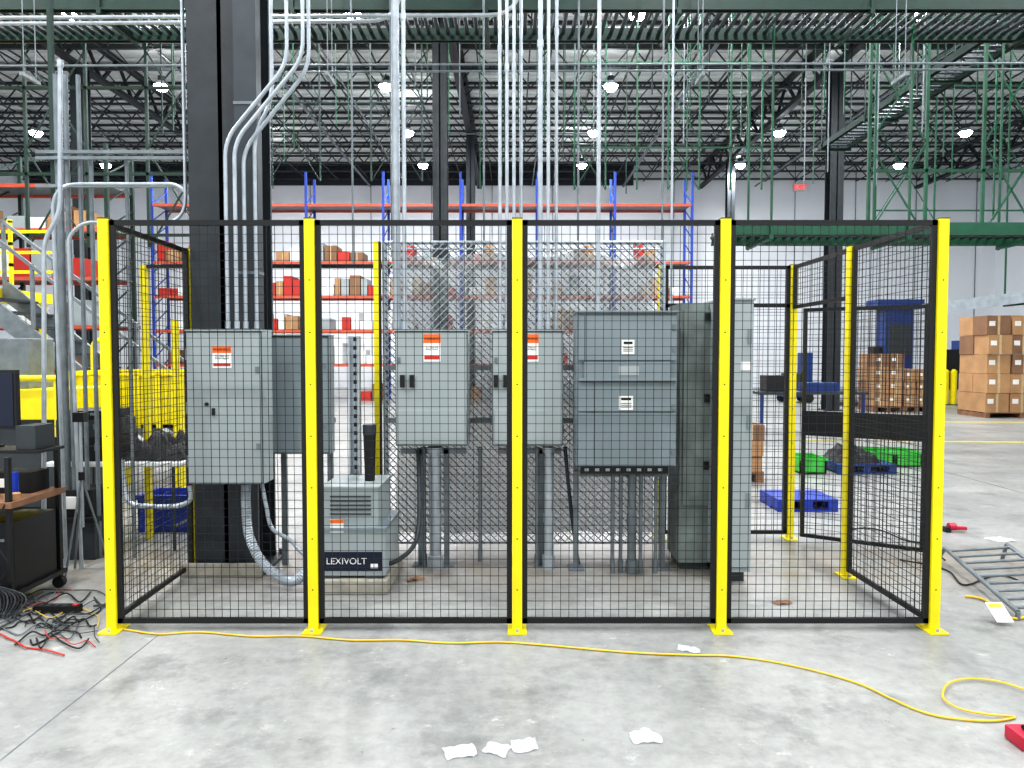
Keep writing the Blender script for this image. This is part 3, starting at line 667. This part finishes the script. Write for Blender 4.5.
def pallet(name,x0,y0,w,d,m):
    b=B(name); z=0
    for q in(0,.5,1): b.box(x0+q*(w-.1),x0+q*(w-.1)+.1,y0,y0+d,z+.02,z+.11,m)
    for q in range(6): yy=y0+q*(d-.1)/5; b.box(x0,x0+w,yy,yy+.1,z+.11,z+.13,m)
    for q in range(3): yy=y0+q*(d-.1)/2; b.box(x0,x0+w,yy,yy+.1,z,z+.02,m)
    return b.obj()
a=F(778,512); pallet("blue_pallet",a.x,a.y,.62,.55,BLUE)
a=F(757,500); boxstack("cardboard_box_stack",a.x-.3,a.y+1.1,2,3,1,.38,.2,.4,seed=6,m1=CARD2)
def tote(b,x,y,z,w,d,h,m):
    b.box(x,x+w,y,y+.02,z,z+h,m); b.box(x,x+w,y+d-.02,y+d,z,z+h,m); b.box(x,x+.02,y,y+d,z,z+h,m); b.box(x+w-.02,x+w,y,y+d,z,z+h,m); b.box(x,x+w,y,y+d,z,z+.02,m); b.box(x-.015,x+w+.015,y-.015,y+.0,z+h-.04,z+h,m)
b=B("green_tote"); a=F(800,474); tote(b,a.x,a.y,.002,.36,.5,.22,GPL); b.obj()
a=F(838,474); pallet("blue_pallet",a.x,a.y,.8,.8,BLUEM); lump("bagged_goods",a.x+.35,a.y+.4,.13,.3,.3,.3,RUB,9)
a=F(865,468); b=B("green_tote")
for k in range(2): tote(b,a.x+.1+k*.4,a.y+.1,.002,.37,.55,.22,GPL)
b.obj()
b=B("work_table"); y=14.5; b.box(5.0,7.2,y,y+.8,.82,.87,DGRY)
for x in(5.05,7.1):
    for yy in(y+.03,y+.75): b.box(x-.03,x+.03,yy-.03,yy+.03,0,.82,BLUEM)
b.box(5.2,5.6,y+.2,y+.6,.87,1.2,BLK); b.box(6.0,6.7,y+.2,y+.6,.87,1.05,BLUEM); b.obj()
b=B("inclined_conveyor"); a=Vector((7.9,13.2,2.5)); c=Vector((14.5,12.2,3.3))
for dy in(0,.7): b.beam(a+Vector((0,dy,0)),c+Vector((0,dy,0)),.05,.2,GALV)
b.beam(a+Vector((0,.35,.08)),c+Vector((0,.35,.08)),.66,.03,DGRY)
for t_ in(.22,.5,.78):
    p=a.lerp(c,t_)
    for dy in(-.04,.74): b.box(p.x-.012,p.x+.012,p.y+dy-.012,p.y+dy+.012,p.z-.14,9.9,GREEN)
    b.box(p.x-.02,p.x+.02,p.y-.06,p.y+.76,p.z-.14,p.z-.1,GREEN)
b.obj()
b=B("folding_ladder"); q0=F(945,548,.12); q1=F(1018,612,.05)
r0=q0+Vector((.5,.03,.02)); r1=q1+Vector((.5,.05,.0))
for a_,c_ in((q0,q1),(r0,r1)): b.tube([a_,c_],.016,GALD,rad=.01)
for k in range(9):
    t_=(k+.5)/9; b.cyl(q0.lerp(q1,t_),r0.lerp(r1,t_),.012,GALD,n=8)
b.cyl(q0,(q0.x-.03,q0.y+.05,0),.014,GALD,n=8); b.cyl(r0,(r0.x,r0.y+.05,0),.014,GALD,n=8); b.cyl(q1,(q1.x,q1.y,0),.014,GALD); b.cyl(r1,(r1.x,r1.y,0),.014,GALD)
b.obj()
b=B("warning_tag"); q=F(999,622,.005); M=Matrix.Translation(q+Vector((0,0,.06)))@Matrix.Rotation(math.radians(-55),4,'X'); b.box(-.05,.05,-.002,.002,-.07,.07,WLAB,M); b.box(-.04,.04,-.0035,-.002,.03,.06,YEL,M); b.obj()
b=B("tape_dispenser"); q=F(955,532); b.cyl((q.x-.06,q.y,.05),(q.x+.0,q.y,.05),.035,RED,n=20); b.box(q.x,q.x+.1,q.y-.02,q.y+.02,.02,.05,RED); b.box(q.x-.1,q.x-.05,q.y-.03,q.y+.03,0.0,.05,BLK); b.obj(bevel=.004)
flex([F(945,560,.008),F(925,545,.008),F(905,540,.008),F(880,530,.008),F(862,528,.008),F(850,530,.008)],.006,RUB,"power_cable")
flex([F(1040,590,.01),F(1000,575,.01),F(965,585,.01),F(950,572,.01),F(930,565,.01),F(900,560,.01)],.006,RUB,"power_cable")
flex([F(1040,612,.012),F(1012,618,.012),F(985,600,.012),F(965,596,.012)],.008,CORD,"yellow_strap")
b=B("red_toolbox"); q=F(1020,750); b.box(q.x,q.x+.25,q.y-.02,q.y+.1,0,.06,RED); b.box(q.x+.04,q.x+.2,q.y+.03,q.y+.06,.06,.08,BLK); b.obj(bevel=.008)
pts=[(118,628),(135,631),(160,634),(200,632),(250,636),(300,636),(350,640),(400,640),(450,643),(500,642),(545,645),(600,650),(640,653),(690,655),(730,656),(775,662),(820,672),(860,684),(890,698),(920,711),(950,718),(990,721),(1015,717),(985,714),(958,708),(943,697),(948,684),(965,679),(990,680),(1015,686),(1050,700)]
flex([F(x,y,.008+(.008 if i>22 else 0)) for i,(x,y) in enumerate(pts)],.005,CORD,"extension_cord")
def sheet(px,py,sx,sy,ang,seed,m=BAG,name="plastic_bag"):
    q=F(px,py); b=B(name); n=14; vs=[];fs=[]; ca_,sa_=math.cos(ang),math.sin(ang)
    for i in range(n+1):
        for j in range(n+1):
            u=(i/n-.5)*sx; v=(j/n-.5)*sy; e=mnoise.noise(Vector((i*.1+seed,j*.1,0)))*.02; u+=e;v-=e
            h=.003+abs(mnoise.noise(Vector((u*22+seed,v*22,seed))))*.018; vs.append((q.x+u*ca_-v*sa_,q.y+u*sa_+v*ca_,h))
    for i in range(n):
        for j in range(n): a=i*(n+1)+j; fs.append((a,a+n+1,a+n+2,a+1))
    b.add(vs,fs,m,False); b.obj()
sheet(460,753,.12,.09,.3,1);sheet(497,750,.10,.08,-.4,2);sheet(525,746,.11,.09,.2,3);sheet(644,738,.11,.1,.15,4);sheet(688,650,.12,.06,-.5,5);sheet(1000,540,.2,.15,.3,6)
sheet(783,603,.12,.07,.2,9,WOOD,"wood_scrap"); sheet(415,580,.12,.06,.5,10,CARD2,"cardboard_scrap"); sheet(845,574,.1,.06,.1,11,CARD,"cardboard_scrap")
b=B("exit_sign"); q=P(801,187,35.7); b.box(q.x-.3,q.x+.3,35.75,35.94,q.z-.17,q.z+.17,WHT); o=b.obj(); text(o,"exit_text","EXIT",(q.x,35.74,q.z),.32,mat("exit_red",(220,20,20),.5,emit=2))
# ---------------- world ----------------
wd=bpy.data.worlds.new("world"); scene.world=wd; wd.use_nodes=True; bg=wd.node_tree.nodes["Background"]; bg.inputs[0].default_value=(.93,.96,1,1); bg.inputs[1].default_value=1.15
scene.view_settings.view_transform='Standard'; scene.view_settings.exposure=0
try: scene.view_settings.look='Medium High Contrast'
except Exception as e:
    print("look",e)
